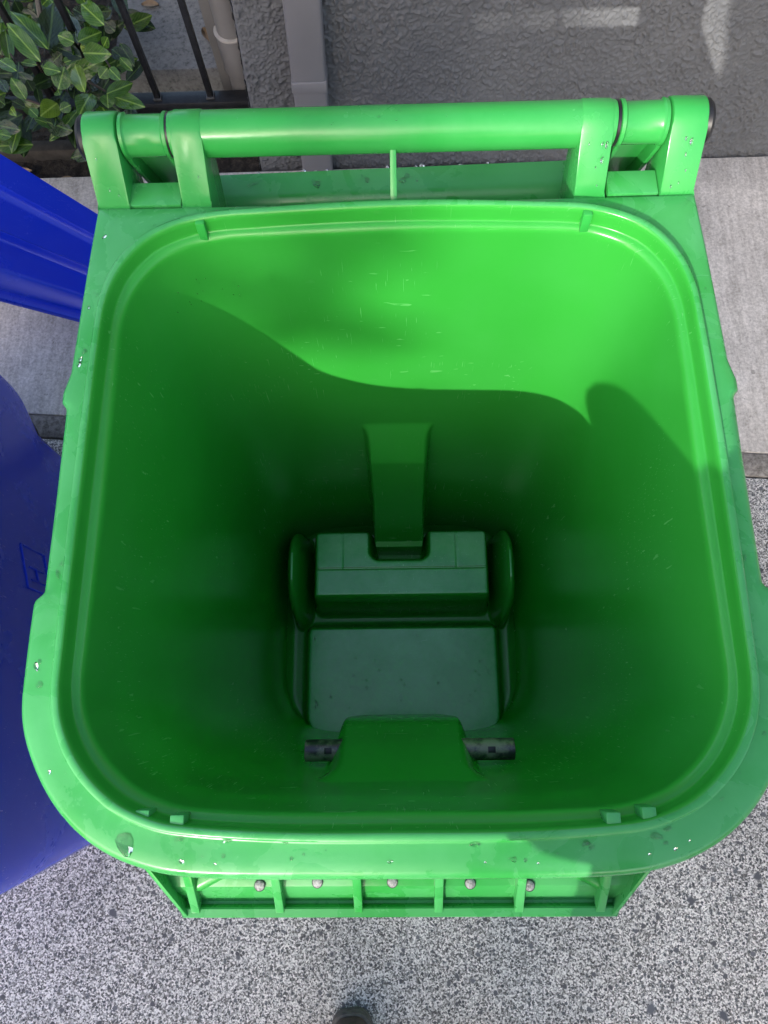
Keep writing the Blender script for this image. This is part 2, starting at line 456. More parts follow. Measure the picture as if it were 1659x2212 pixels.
bead_half = [(0, -.098), (.10, -.0975), (.187, -.0925), (.217, -.086), (.249, -.071), (.279, -.0435), (.2985, -.010), (.3055, .02), (.3065, .06), (.3068, .12), (.3068, .29), (.306, .37), (.303, .42), (.290, .459), (.262, .492), (.214, .5125), (.14, .519), (.06, .5225), (0, .5235)]
floor_half = [(0, -.044), (.08, -.044), (.155, -.041), (.20, -.030), (.236, -.004), (.255, .035), (.261, .08), (.262, .20), (.262, .30), (.257, .345), (.238, .385), (.205, .412), (.16, .422), (.08, .425), (0, .425)]
R_O = polar(closed_spline(mirror(outer_half)))
R_B = polar(closed_spline(mirror(bead_half)))
R_F = polar(closed_spline(mirror(floor_half)))
DIRS = np.stack([np.cos(ANG), np.sin(ANG)], -1)
def ring(r, z): return np.concatenate([CEN + DIRS * r[:, None], np.broadcast_to(np.asarray(z, float).reshape(-1, 1) if np.ndim(z) else np.full((NA, 1), z), (NA, 1))], 1)
def loft(rings):
    v = np.concatenate(rings); f = []
    for j in range(len(rings) - 1):
        a = j * NA; b = a + NA
        for i in range(NA):
            k = (i + 1) % NA; f.append((a + i, a + k, b + k, b + i))
    return v, f
D_WALL = .0125; Z_TOP = 1.026; Z_BOT = .02
def wall_r(z):
    t = np.clip((Z_TOP - z) / (Z_TOP - .03), 0, 1.02); return (R_B - D_WALL) * (1 - t) + R_F * t
def inner_features(p):
    x, y, z = p[:, 0], p[:, 1].copy(), p[:, 2]
    # channel post on the back wall
    hw = .0490 + .0035 * sstep(.4, .2, z) + .009 * sstep(.555, .60, z)
    face = np.where(z > .52, .424 + (z - .52) * (.482 - .424) / (.597 - .52), .355 + (z - .2) * (.424 - .355) / .32)
    face = np.where(z < .2, .345 + (z - .2) * .05, face)
    wx = 1 - sstep(hw - .002, hw + .011, np.abs(x))
    on = (y > .25)
    tgt = np.minimum(y, face)
    y = np.where(on, y + (tgt - y) * wx, y)
    # bulge of the lift-bar pocket on the front wall
    hb = .084 + (.85 - np.maximum(z, .6)) * .06 + .012 * sstep(.78, .86, z)
    sl = -.082 + (.862 - z) * .29
    fc = -.010 - .006 * np.logaddexp(0, (-.010 - sl) / .006)
    wb = 1 - sstep(hb - .016, hb + .010, np.abs(x))
    onf = (p[:, 1] < .1)
    tg = np.maximum(y, fc)
    y = np.where(onf, y + (tg - y) * wb, y)
    q = p.copy(); q[:, 1] = y; return q
in_rings = []
for z in np.linspace(Z_BOT, Z_TOP - .004, 230): in_rings.append(inner_features(ring(wall_r(z), z)))
in_rings.append(ring(R_B - D_WALL, Z_TOP)); 
for d, z in ((.0122, 1.0305), (.0108, 1.0345), (.0080, 1.0372), (.0050, 1.0382), (.0034, 1.0388), (.0026, 1.0400)): in_rings.append(ring(R_B - d, z))
for d, z in ((.0022, 1.043), (.0014, 1.052), (.0005, 1.0575), (-.0010, 1.0590), (-.0030, 1.0597), (-.0062, 1.0597), (-.0078, 1.0588), (-.0084, 1.0555), (-.0088, 1.0512), (-.0098, 1.0502), (-.0115, 1.05)):
    in_rings.append(ring(R_B - d, z))
R_I = R_B + .0115
for t, z in ((.35, 1.0500), (.62, 1.0496)): in_rings.append(ring(R_I + (R_O - .0085 - R_I) * t, z))
for d, z in ((.0085, 1.0490), (.0060, 1.0480), (.0036, 1.0460), (.0016, 1.0430), (.0004, 1.0390), (0, 1.0350), (0, 1.012), (.0008, 1.006), (.0028, 1.0035), (.006, 1.004)):
    in_rings.append(ring(R_O - d, z))
in_rings.append(ring(R_O - .0068, 1.030)); 
in_rings.append(ring(np.minimum(R_O - .008, R_B + .004), 1.0303))
for z in np.linspace(1.02, .03, 12): in_rings.append(ring(wall_r(z) + .010 if z < 1.0 else np.minimum(R_O - .008, R_B + .003), z))
cart = thing('green_cart', (0, .2, 0), 'open bright green plastic wheeled cart, empty and wet, in the middle', 'cart')
Z_SPLIT = 232
# rim and inner shell share one moulded body
v_body, f_body = loft(in_rings)
v_body = list(map(tuple, v_body)); nb0 = (len(in_rings) - 1) * NA
f_body.append(tuple(nb0 + i for i in range(NA))[::-1])
body = obj('body', (v_body, f_body), M_green_in, cart, angle=50)
body.data.materials.append(M_green_rim)
nring = len(in_rings)
rim_lo, rim_hi = 237, 237 + 24
mi = np.zeros(len(body.data.polygons), int)
zz = np.array([p.center.z for p in body.data.polygons])
cx_ = np.array([p.center[:2] for p in body.data.polygons]); ka = np.round((np.arctan2(cx_[:, 1] - CEN[1], cx_[:, 0] - CEN[0]) + math.pi / 2) / (2 * math.pi) * NA).astype(int) % NA
mi[(zz > 1.0) & (np.hypot(cx_[:, 0], cx_[:, 1] - CEN[1]) > R_B[ka] + .0005)] = 1
body.data.polygons.foreach_set('material_index', mi)

# moulded floor
def floor_field():
    xs = np.linspace(-.272, .272, 273); ys = np.linspace(-.05, .445, 249)
    X, Y = np.meshgrid(xs, ys)
    def sd(X, Y, cx, cy, hx, hy, r):
        ax = np.abs(X - cx) - hx + r; ay = np.abs(Y - cy) - hy + r
        return np.hypot(np.maximum(ax, 0), np.maximum(ay, 0)) + np.minimum(np.maximum(ax, ay), 0) - r
    Z = np.full(X.shape, .046)
    d = np.where(Y > .12, sd(X, Y, .004, .062, .223, .130, .022), sd(X, Y, .004, .062, .223, .130, .06))
    Z = np.maximum(Z - .022 * sstep(.05, .02, d), .046 + .052 * sstep(.004, -.012, d))
    d = sd(X, Y, .004, .303, .197, .085, .018)
    tun = .046 + .160 * sstep(.008, -.010, d)
    tun = np.where(Y < .24, .046 + .160 * sstep(.208, .238, Y) ** .7 * sstep(.008, -.010, d), tun)
    nd = sd(X, Y, .0, .42, .060, .100, .018)
    tun = tun - .080 * sstep(.006, -.008, nd) * (tun > .07)
    Z = np.maximum(Z, tun)
    for s_ in (-1, 1):
        ex = (X - .003 - s_ * .2290) / .0235; ey = (Y - .292) / .108
        e = np.abs(ex) ** 2.2 + np.abs(ey) ** 2.8
        Z = np.maximum(Z, .04 + .225 * np.clip(1 - e, 0, 1) ** .45)
    dw = -sd(X, Y, 0, .1905, .262, .2345, .09)
    r = .020; dd = np.clip(dw, 0, r); Z = np.maximum(Z, .046 + (r - np.sqrt(np.maximum(r * r - (r - dd) ** 2, 0))))
    ker = np.exp(-.5 * (np.arange(-6, 7) / 1.35) ** 2); ker /= ker.sum()
    def blur(A):
        P = np.pad(A, 6, mode='edge')
        P = sum(k_ * np.roll(P, o_, 0) for k_, o_ in zip(ker, range(-6, 7)))
        P = sum(k_ * np.roll(P, o_, 1) for k_, o_ in zip(ker, range(-6, 7)))
        return P[6:-6, 6:-6]
    Z = blur(Z)
    top = sstep(.196, .203, Z)
    Z = Z - top * (.0016 * np.exp(-((Y - .296) / .0016) ** 2) + .0012 * np.exp(-((np.abs(X) - .125) / .0016) ** 2) * (Y > .296)) * (np.abs(X) < .19)
    v = np.stack([X, Y, Z], -1).reshape(-1, 3)
    return v, grid_faces(len(xs), len(ys))
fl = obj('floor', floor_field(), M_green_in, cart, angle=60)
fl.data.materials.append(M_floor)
fl.data.polygons.foreach_set('material_index', [1 if (p.normal.z > .93 and (p.center.z > .19 or (p.center.z > .094 and p.center.y < .2))) else 0 for p in fl.data.polygons])  # up-facing tops take the paler green that carries the sky sheen

# little tabs under the bead
for x, y in ((-.211, .5145), (.208, .5140)):
    obj('stop_tab', hexa([(x - .0048, y - .011, 1.034), (x + .0048, y - .011, 1.034), (x + .0048, y + .002, 1.034), (x - .0048, y + .002, 1.034),
        (x - .005, y - .007, 1.0575), (x + .005, y - .007, 1.0575), (x + .005, y + .002, 1.0575), (x - .005, y + .002, 1.0575)], .0012), M_green, cart)
for x in (-.222, -.192, .176, .206):
    y = -.0868 if abs(x) > .2 else -.0908
    obj('stop_tab', box(x - .006, x + .006, y - .003, y + .0065, 1.036, 1.0572, .0010), M_green_rim, cart)

# hinge lugs, handle bar, knuckles
BY, BZ = .600, 1.085
def lug_profile(r):
    p = [(.5400, 1.0465), (.5405, 1.0508)]
    a0 = math.radians(150)
    for k in range(15):
        a = a0 - (a0 + math.radians(75)) * k / 14
        p.append((BY + r * math.cos(a), BZ + r * math.sin(a)))
    p += [(.600, 1.020), (.585, .985), (.548, .955), (.530, .955), (.530, 1.0465)]
    return p
for x0, x1 in ((-.3285, -.2925), (.2905, .3275)):
    obj('hinge_lug', prism_x(lug_profile(.0245), x0, x1, .0028), M_handle, cart)
for x0, x1 in ((-.2345, -.2015), (.1970, .2305)):
    obj('hinge_lug', prism_x(lug_profile(.0243), x0, x1, .0028), M_handle, cart)
for x0, x1 in ((-.2955, -.236), (.2345, .2895)):     # deck tongue between two lugs
    obj('deck_tongue', hexa([(x0, .5405, 1.02), (x1, .5405, 1.02), (x1, .571, 1.02), (x0, .571, 1.02),
                             (x0, .5405, 1.0488), (x1, .5405, 1.0488), (x1, .571, 1.0488), (x0, .571, 1.0488)], .0012), M_green_rim, cart)
hb = obj('handle_bar', lathe((BY, BZ), [(-.2385, .018), (-.2385, .0222), (-.2365, .0229), (-.232, .0232), (.228, .0232), (.2325, .0229), (.2345, .0222), (.2345, .018)], 48), M_handle, cart)
obj('centre_rib', prism_x([(.538, 1.030), (.538, 1.0475), (.545, 1.0535), (.5765, 1.081), (.584, 1.081), (.582, 1.060), (.560, 1.030)], -.0035, .0035, .0012), M_handle, cart)
obj('hinge_pin', lathe((BY, BZ), [(-.3300, .0135), (.3295, .0135)], 20), M_black, cart)
for s, xo in ((-1, -.3290), (1, .3280)):
    obj('end_cap', lathe((BY, BZ - .002), [(xo, .010), (xo, .0225), (xo + s * .004, .0235), (xo + s * .0075, .021), (xo + s * .009, .015), (xo + s * .0095, .002)], 36), M_black, cart)
for xa in (-.2400, .2350):
    obj('washer', lathe((BY, BZ), [(xa, .012), (xa, .0225), (xa + .003, .0225), (xa + .003, .012)], 28), M_black, cart)

# lid, swung right back and hanging behind the handle
def lid_mesh():
    """dish open to the wall: outer skin, lip, inner skin"""
    def rr(hx, hz, r, n=10):
        pts = []
        for cx, cz, a0 in ((hx - r, hz - r, 0), (-hx + r, hz - r, 90), (-hx + r, -hz + r, 180), (hx - r, -hz + r, 270)):
            for k in range(n + 1):
                a = math.radians(a0 + 90 * k / n); pts.append((cx + r * math.cos(a), cz + r * math.sin(a)))
        return pts
    rings = []
    hx, hz = .288, .300
    for dy, ins, bul in ((0.0, .090, .0), (.0015, .045, 0), (.005, .022, 0), (.010, .012, 0), (.018, .0045, 0), (.028, .001, 0), (.040, 0, 0), (.049, -.002, 0), (.053, -.0015, 0), (.054, .002, 0), (.051, .005, 0), (.03, .008, 0), (.012, .03, 0), (.006, .09, 0)):
        rings.append([(x, dy, z) for x, z in rr(hx - ins, hz - ins, .045 - min(ins, .03) * .5)])
    n = len(rings[0]); v = [p for r in rings for p in r]; f = []
    for j in range(len(rings) - 1):
        for i in range(n): f.append((j * n + i, (j + 1) * n + i, (j + 1) * n + (i + 1) % n, j * n + (i + 1) % n))
    f.append(tuple(range(n))); f.append(tuple((len(rings) - 1) * n + i for i in range(n))[::-1])
    tilt = math.radians(-1.3); lean_ = math.radians(2.0)
    out = []
    for x, y, z in v:
        y2 = y * math.cos(lean_) - z * math.sin(lean_); z2 = y * math.sin(lean_) + z * math.cos(lean_)
        x3 = x * math.cos(tilt) + z2 * math.sin(tilt); z3 = -x * math.sin(tilt) + z2 * math.cos(tilt)
        out.append((x3 + .003, y2 + .616, z3 + .662))
    return out, f
lid = obj('lid', lid_mesh(), M_green_rim, cart, angle=40)
for x0, x1 in ((-.2910, -.2395), (.2385, .2890)):
    s = .0022
    kn = obj('knuckle', lathe((BY, BZ), [(x0, .0208), (x0 + .001, .0228), (x0 + .0045, .0232), (x0 + .006, .0214), (x0 + .007, .0208), (x1 - .007, .0208), (x1 - .006, .0214), (x1 - .0045, .0232), (x1 - .001, .0228), (x1, .0208)], 40), M_handle, lid)
    for xa in (x0 + .0005, x1 - .0055):
        obj('knuckle_web', prism_x([(.5795, 1.080), (.582, 1.066), (.625, .950), (.660, .950), (.640, 1.06), (.622, 1.075), (.600, 1.060)], xa, xa + .005, .001), M_handle, lid)
    obj('hinge_strap', prism_x([(.598, 1.062), (.606, 1.0615), (.652, .955), (.644, .951)], x0 + .0058, x1 - .0058), M_handle, lid)

# lift ledge under the front rim, with gussets and five screws
def ledge_mesh():
    prof = [(-.1000, .9520), (-.150, .9490), (-.1640, .9450), (-.1720, .9360), (-.1790, .9240), (-.1820, .9210), (-.1845, .9215), (-.1856, .9300), (-.1870, .9310), (-.1940, .9305), (-.1950, .9290), (-.1945, .9100), (-.1500, .9020), (-.1000, .9020)]
    v, f = prism_x(prof, -1, 1, 0)
    out = []
    for x, y, z in v:
        t = np.clip((-.13 - y) / .065, 0, 1); hw = .244 + (.2115 - .244) * t
        out.append((x * hw - .006, y, z))
    return out, f
led = obj('lift_ledge', ledge_mesh(), M_green_rim, cart, angle=30)
for x in (-.205, -.122, -.045, .033, .111, .190):
    obj('gusset', hexa([(x - .0042, -.190, .9215), (x + .0042, -.190, .9215), (x + .0042, -.105, .9495), (x - .0042, -.105, .9495),
                        (x - .0042, -.1905, .9318), (x + .0042, -.1905, .9318), (x + .0042, -.125, .995), (x - .0042, -.125, .995)], .0012), M_green_rim, led)
for s in (-1, 1):
    xa, xb = -.006 + s * .240, -.006 + s * .2105
    obj('end_wall', hexa([(xa, -.130, .905), (xa - s * .005, -.130, .905), (xb - s * .004, -.192, .912), (xb, -.192, .912),
                          (xa + s * .0, -.130, .995), (xa - s * .005, -.130, .995), (xb - s * .004, -.193, .9325), (xb, -.193, .9325)], .001), M_green_rim, led)
    xm = -.006 + s * .205; xc = -.006 + s * .150
    obj('corner_block', hexa([(xm, -.178, .915), (xc, -.150, .915), (xc, -.105, .915), (xm + s * .03, -.105, .915),
                              (xm - s * .01, -.168, .953), (xc, -.146, .957), (xc, -.105, .959), (xm + s * .02, -.105, .957)], .006, 3), M_green, led)
for x, y in ((-.140, -.1625), (-.084, -.1600), (-.0115, -.1600), (.0635, -.1615), (.120, -.1635)):
    zz0 = .9470
    obj('screw', lathe((x, y), [(zz0, .0047), (zz0 + .0008, .0047), (zz0 + .0016, .0036), (zz0 + .0018, .0012)], 18, False), M_screw, led)
    obj('washer', lathe((x, y), [(zz0 - .0008, .0054), (zz0 + .0003, .0054), (zz0 + .0004, .0042)], 20, False), M_black, led)

# steel lift bar showing inside
def bar_mesh():
    y, z, r = -.0520, .700, .0143
    return lathe((y, z), [(-.131, .0105), (-.131, r - .001), (-.130, r), (.1495, r), (.1505, r - .001), (.1505, .0105)], 32)
lb = obj('lift_bar', bar_mesh(), M_steel, cart)
for x in (-.099, .119):
    obj('bar_slot', box(x - .005, x + .005, -.056, -.048, .7115, .7148, .0006), M_black, lb)
# wheels on the axle at the back
for s in (-1, 1):
    w = obj('wheel', lathe((.475, .125), [(s * .272, .02), (s * .272, .095), (s * .278, .118), (s * .290, .125), (s * .318, .125), (s * .330, .118), (s * .336, .095), (s * .336, .02)], 48), M_black, cart)
obj('axle', lathe((.475, .125), [(-.34, .011), (.34, .011)], 16), M_steel, cart)
for s in (-1, 1):
    obj('foot', box(s * .2 - .03, s * .2 + .03, -.01, .06, 0.0, .032, .004), M_green, cart)

# water standing in drops on the lid, lugs and rim
def drops():
    parts = []
    def drop(x, y, z, r, sx=1., sy=1., hgt=.45, rot=0., slope=0.):
        n, m = 12, 4; v, f = [], []
        for j in range(m):
            t = j / m * math.pi / 2
            for k in range(n):
                a = 2 * math.pi * k / n; rr = r * math.cos(t) * (1 + .12 * math.sin(3 * a + x * 900))
                px, py = rr * math.cos(a) * sx, rr * math.sin(a) * sy
                qx, qy = px * math.cos(rot) - py * math.sin(rot), px * math.sin(rot) + py * math.cos(rot)
                v.append((x + qx, y + qy, z + r * hgt * math.sin(t) - .0002 + slope * qy))
        v.append((x, y, z + r * hgt))
        for j in range(m - 1):
            for k in range(n): f.append((j * n + k, j * n + (k + 1) % n, (j + 1) * n + (k + 1) % n, (j + 1) * n + k))
        for k in range(n): f.append(((m - 1) * n + k, (m - 1) * n + (k + 1) % n, m * n))
        f.append(tuple(range(n))[::-1])
        parts.append((v, f))
    R = random.Random(3)
    # lid skirt
    for _ in range(46):
        x = R.uniform(-.19, .19) if R.random() < .3 else R.uniform(-.185, .04)
        y = R.uniform(.640, .662)
        zl = .662 + .2995 + math.tan(math.radians(1.3)) * x + (y - .616) * math.tan(math.radians(2.0)) + .0004
        drop(x, y, zl, R.choice((.0012, .0016, .002, .0028, .0038)), R.uniform(.8, 1.3), R.uniform(.9, 1.7), .5, R.uniform(-.5, .5))
    # rim
    rim_pts = []
    for _ in range(90):
        k = R.randrange(NA); t = R.uniform(.12, .8)
        r = R_I[k] + (R_O[k] - .0085 - R_I[k]) * t; p = CEN + DIRS[k] * r
        if p[1] > .535: continue
        z = 1.05 if t < .3 else 1.0498
        if R.random() < .8 and p[0] > .0 and p[1] > 0: continue
        drop(p[0], p[1], z, R.choice((.0009, .0012, .0016, .002, .003)), R.uniform(.7, 1.2), R.uniform(.8, 1.6), .4, ANG[k])
    drop(-.237, -.1075, 1.0497, .0095, .8, 1.1, .22, .4)
    for q in ((.212, -.104, .0035), (.222, -.0985, .0025), (.155, -.1095, .002), (.06, -.109, .0032), (-.10, -.107, .002), (-.15, -.105, .003), (-.19, -.104, .0025)):
        drop(q[0], q[1], 1.05, q[2], 1.6, .8, .4, R.uniform(-.3, .3))
    # faces of the lugs
    for _ in range(16):
        x = R.choice((-.31, .31, .214, .214, -.218, .31)) + R.uniform(-.012, .012); t = R.uniform(.08, .9)
        drop(x, .5405 + .034 * t, 1.0508 + .046 * t, R.choice((.0008, .001, .0013, .0022)), .8, 1.0, .25, 0, 1.35)
    # along the top of the handle bar and the moulded floor
    for _ in range(40):
        x = R.uniform(-.22, .22); a = math.radians(R.uniform(70, 120))
        drop(x, BY + .0232 * math.cos(a), BZ + .0232 * math.sin(a) - .0003, R.choice((.0008, .0011, .0015)), 1, 1.2, .5)
    for _ in range(50):
        x = R.uniform(-.19, .19); y = R.uniform(.0, .165)
        if R.random() < .5: x = R.choice((-1, 1)) * R.uniform(.15, .2)
        drop(x, y, .0979, R.choice((.0015, .002, .003)), 1, R.uniform(.8, 1.5), .35, R.uniform(0, 3))
    for _ in range(26):
        x = R.uniform(-.27, -.13); z = R.uniform(.93, 1.0); k = int(np.argmin(np.abs((CEN[0] + DIRS[:, 0] * wall_r(z)) - x) + (DIRS[:, 1] < .3) * 9))
        p = CEN + DIRS[k] * (wall_r(z)[k] - .0004); r = R.choice((.0008, .001, .0014, .002))
        v, f = blob(p[0], p[1], z, r, r * .5, r * 1.5, n=8, m=5); parts.append((v, f))
    return join(*parts)
tag(obj('water_drops', drops(), M_water, cart, angle=0), kind='stuff')

# ------------------------------------------------------------------ blue cart on the left
bc = thing('blue_cart', (-1.05, .2, 0), 'deep blue plastic wheeled cart standing at the left of the green cart', 'cart')
def blue_body():
    """tapered shell, yawed; bottom outline to top outline"""
    n = 160
    yaw = math.radians(17); rings = []
    cx, cy = -.965, .10
    def place(hx, hy, ext, e):
        pts = []
        for k in range(n):
            a = 2 * math.pi * k / n; c, s_ = math.cos(a), math.sin(a)
            x = hx * math.copysign(abs(c) ** (2 / e), c); y = hy * math.copysign(abs(s_) ** (2 / e), s_)
            if y > 0: y *= (hy + ext) / hy
            pts.append((cx + x * math.cos(yaw) - y * math.sin(yaw), cy + x * math.sin(yaw) + y * math.cos(yaw)))
        return pts
    for z in (0.0, .006, .05, .12, .18, .22, .235, .25, .265, .28, .30, .35, .5, .7, .9, .985):
        g = .006 * min(1, z / .006) + .075 * z
        rings.append([(x, y, z) for x, y in place(.285 + g * .6, .43 + g * .6, .065 + .085 * float(sstep(.21, .29, z)), 8)])
    for z, g in ((.987, .085), (1.0, .089), (1.025, .09), (1.033, .087)):
        rings.append([(x, y, z) for x, y in place(.285 + g, .43 + g, .15, 8)])
    v = [p for r in rings for p in r]; f = []
    for j in range(len(rings) - 1):
        for i in range(n): f.append((j * n + i, j * n + (i + 1) % n, (j + 1) * n + (i + 1) % n, (j + 1) * n + i))
    f.append(tuple(range(n))[::-1])
    return v, f
obj('body', blue_body(), M_blue, bc, angle=40)


def embossed_panel():
    """raised outline of a moulded mark low on the side of the blue cart"""
    yaw = math.radians(17); out = []
    def P(u, w, d):      # u along the side towards the back, w up, d outwards
        z = w; g = .006 + .075 * z
        x = .285 + g * .6 + d; y = u
        return (-.965 + x * math.cos(yaw) - y * math.sin(yaw), .10 + x * math.sin(yaw) + y * math.cos(yaw), z)
    def strip(u0, u1, w0, w1):
        return hexa([P(u0, w0, -.003), P(u1, w0, -.003), P(u1, w0, .003), P(u0, w0, .003), P(u0, w1, -.003), P(u1, w1, -.003), P(u1, w1, .003), P(u0, w1, .003)], .0012)
    for r in ((.03, .12, .446, .450), (.03, .12, .35, .354), (.03, .034, .35, .450), (.116, .12, .35, .450), (.05, .053, .37, .43), (.075, .078, .37, .43), (.05, .078, .40, .403)):
        out.append(strip(*r))
    return join(*out)
obj('moulded_mark', embossed_panel(), M_blue, bc)
bl = obj('lid', box(0, 1, 0, 1, 0, 1), M_blue, bc)
def blue_top():
    yaw = math.radians(17); v = []
    vv, ff = box(-.36, .36, -.50, .62, 1.034, 1.075, .03, 4)
    return [(-.965 + x * math.cos(yaw) - y * math.sin(yaw), .10 + x * math.sin(yaw) + y * math.cos(yaw), z) for x, y, z in vv], ff
me = mesh_data('lid', *blue_top(), M_blue); bl.data = me
for s_ in (-1, 1):
    yaw = math.radians(17); vv, ff = lathe((.53, .12), [(s_ * .20, .02), (s_ * .20, .09), (s_ * .21, .118), (s_ * .235, .118), (s_ * .245, .09), (s_ * .245, .02)], 40)
    obj('wheel', ([(-.985 + x * math.cos(yaw) - y * math.sin(yaw), .06 + x * math.sin(yaw) + y * math.cos(yaw), z) for x, y, z in vv], ff), M_black, bc)

# blue piece, guessed as a loose cart lid leaning behind the blue cart: slopes down to the right, long ridges
ll = thing('loose_cart_lid', (-1.0, 1.1, 0), 'ridged deep blue plastic piece, guessed as a cart lid, leaning on the pavement behind the blue cart', 'cover')
LO = Vector((-.62, 1.10, .012)); LU = Vector((-.814, .30, .58)).normalized()      # up the slope, to the left
LW = Vector((.10, -1.0, .05)).normalized(); LN = LU.cross(LW).normalized()
if LN.z < 0: LN = -LN
def lidpt(u, w, n_): return tuple(LO + LU * u + LW * w + LN * n_)
def lid_panel():
    us = np.linspace(0, .95, 30); ws = np.linspace(-.215, .215, 87)
    def hgt(w):
        e = .0
        e += .020 * (1 - sstep(-.105, -.090, w)) + .0
        e += -.012 * sstep(.045, .06, w) + .006 * np.exp(-((w + .09) / .006) ** 2) + .008 * np.exp(-((w - .045) / .007) ** 2)
        e -= .035 * sstep(.150, .205, w)
        return e
    v = []; H_ = hgt(ws)
    for layer in (0, 1):
        for u in us:
            for w, hh in zip(ws, H_): v.append(lidpt(u, -.085 + (w + .215) / .43 * (.285 + .32 * (u - .25)), hh - layer * .006 + .03))
    nu, nw = len(us), len(ws); f = []
    for j in range(nu - 1):
        for i in range(nw - 1):
            a = j * nw + i; f.append((a, a + 1, a + nw + 1, a + nw)); c = a + nu * nw; f.append((c, c + nw, c + nw + 1, c + 1))
    for j in range(nu - 1):
        for i in (0, nw - 1):
            a = j * nw + i; f.append((a, a + nw, a + nw + nu * nw, a + nu * nw))
    for i in range(nw - 1):
        for j in (0, nu - 1):
            a = j * nw + i; f.append((a, a + 1, a + 1 + nu * nw, a + nu * nw))
    return v, f
obj('panel', lid_panel(), M_blue, ll, angle=45)
def wn_(u): return -.085 + .285 + .32 * (u - .25)
obj('skirt', hexa([lidpt(.0, wn_(0) - .006, -.03), lidpt(.95, wn_(.95) - .006, -.03), lidpt(.95, wn_(.95) + .012, -.03), lidpt(.0, wn_(0) + .012, -.03),
                   lidpt(.0, wn_(0) - .010, -.008), lidpt(.95, wn_(.95) - .010, -.008), lidpt(.95, wn_(.95) + .014, -.012), lidpt(.0, wn_(0) + .014, -.012)], .003), M_blue, ll)

# ------------------------------------------------------------------ laurel shrub
LEAVES = [[-0.879,1.634,0.324,-0.876,1.78,0.339,0.056,2],
[-0.822,1.527,0.416,-0.913,1.622,0.442,0.038,0],
[-0.836,1.493,0.412,-0.92,1.587,0.438,0.038,0],
[-0.945,1.553,0.362,-0.974,1.662,0.363,0.027,0],
[-0.754,1.533,0.426,-0.79,1.544,0.437,0.03,0],
[-0.793,1.63,0.343,-0.842,1.764,0.324,0.032,2],
[-0.764,1.575,0.393,-0.715,1.619,0.381,0.035,0],
[-0.702,1.619,0.398,-0.767,1.686,0.405,0.041,0],
[-0.776,1.598,0.361,-0.745,1.601,0.348,0.027,1],
[-0.755,1.554,0.38,-0.674,1.519,0.405,0.039,0],
[-0.746,1.45,0.364,-0.793,1.563,0.347,0.035,1],
[-0.774,1.535,0.286,-0.802,1.651,0.268,0.044,2],
[-0.698,1.456,0.353,-0.644,1.507,0.335,0.029,0],
[-0.712,1.498,0.31,-0.611,1.434,0.333,0.036,0],
[-0.711,1.485,0.325,-0.711,1.455,0.312,0.032,0],
[-0.721,1.428,0.379,-0.731,1.34,0.402,0.04,0],
[-0.831,1.455,0.33,-0.85,1.389,0.358,0.04,1],
[-0.837,1.491,0.398,-0.787,1.464,0.41,0.027,0],
[-0.807,1.451,0.374,-0.784,1.489,0.401,0.039,0],
[-0.893,1.44,0.358,-0.92,1.477,0.387,0.031,0],
[-0.988,1.535,0.293,-1.026,1.594,0.284,0.024,2],
[-0.909,1.498,0.385,-0.976,1.558,0.369,0.028,0],
[-0.872,1.532,0.37,-0.93,1.569,0.349,0.018,0],
[-1.027,1.474,0.251,-0.962,1.448,0.259,0.031,2],
[-0.981,1.388,0.31,-0.939,1.364,0.323,0.026,0],
[-0.688,1.5,0.384,-0.708,1.481,0.376,0.027,0],
[-0.666,1.461,0.417,-0.636,1.424,0.419,0.024,0],
[-0.726,1.657,0.302,-0.692,1.623,0.304,0.028,2],
[-0.648,1.502,0.409,-0.624,1.486,0.387,0.021,0],
[-0.683,1.62,0.348,-0.651,1.571,0.325,0.028,2],
[-0.924,1.412,0.362,-0.894,1.364,0.384,0.018,1],
[-0.886,1.577,0.231,-0.878,1.468,0.25,0.031,2],
[-0.8,1.628,0.306,-0.866,1.658,0.312,0.032,2],
[-0.995,1.682,0.361,-1.007,1.752,0.338,0.024,0],
[-1.021,1.687,0.293,-1.022,1.699,0.32,0.025,2],
[-0.931,1.552,0.244,-0.936,1.587,0.26,0.02,2],
[-0.953,1.736,0.345,-0.954,1.738,0.372,0.026,2],
[-0.852,1.726,0.304,-0.872,1.8,0.299,0.034,2],
[-0.773,1.765,0.317,-0.724,1.746,0.334,0.029,2],
[-0.731,1.733,0.288,-0.755,1.752,0.304,0.031,2],
[-0.747,1.671,0.416,-0.756,1.674,0.438,0.03,0],
[-0.766,1.566,0.233,-0.772,1.582,0.26,0.025,2],
[-0.847,1.568,0.236,-0.852,1.625,0.23,0.027,2],
[-0.902,1.505,0.323,-0.903,1.506,0.348,0.024,2],
[-0.874,1.619,0.304,-0.84,1.615,0.33,0.024,2],
[-1.006,1.521,0.268,-1.037,1.552,0.26,0.026,2],
[-0.775,1.582,0.302,-0.813,1.63,0.287,0.028,2],
[-0.89,1.618,0.365,-0.91,1.702,0.349,0.025,0],
[-0.692,1.539,0.408,-0.669,1.53,0.438,0.022,0],
[-0.97,1.539,0.241,-1.027,1.59,0.219,0.024,2],
[-0.844,1.365,0.379,-0.862,1.383,0.383,0.022,0],
[-0.822,1.472,0.338,-0.839,1.506,0.326,0.023,0],
[-1.004,1.625,0.322,-0.986,1.639,0.342,0.024,2],
[-0.79,1.436,0.342,-0.812,1.426,0.34,0.023,0]]
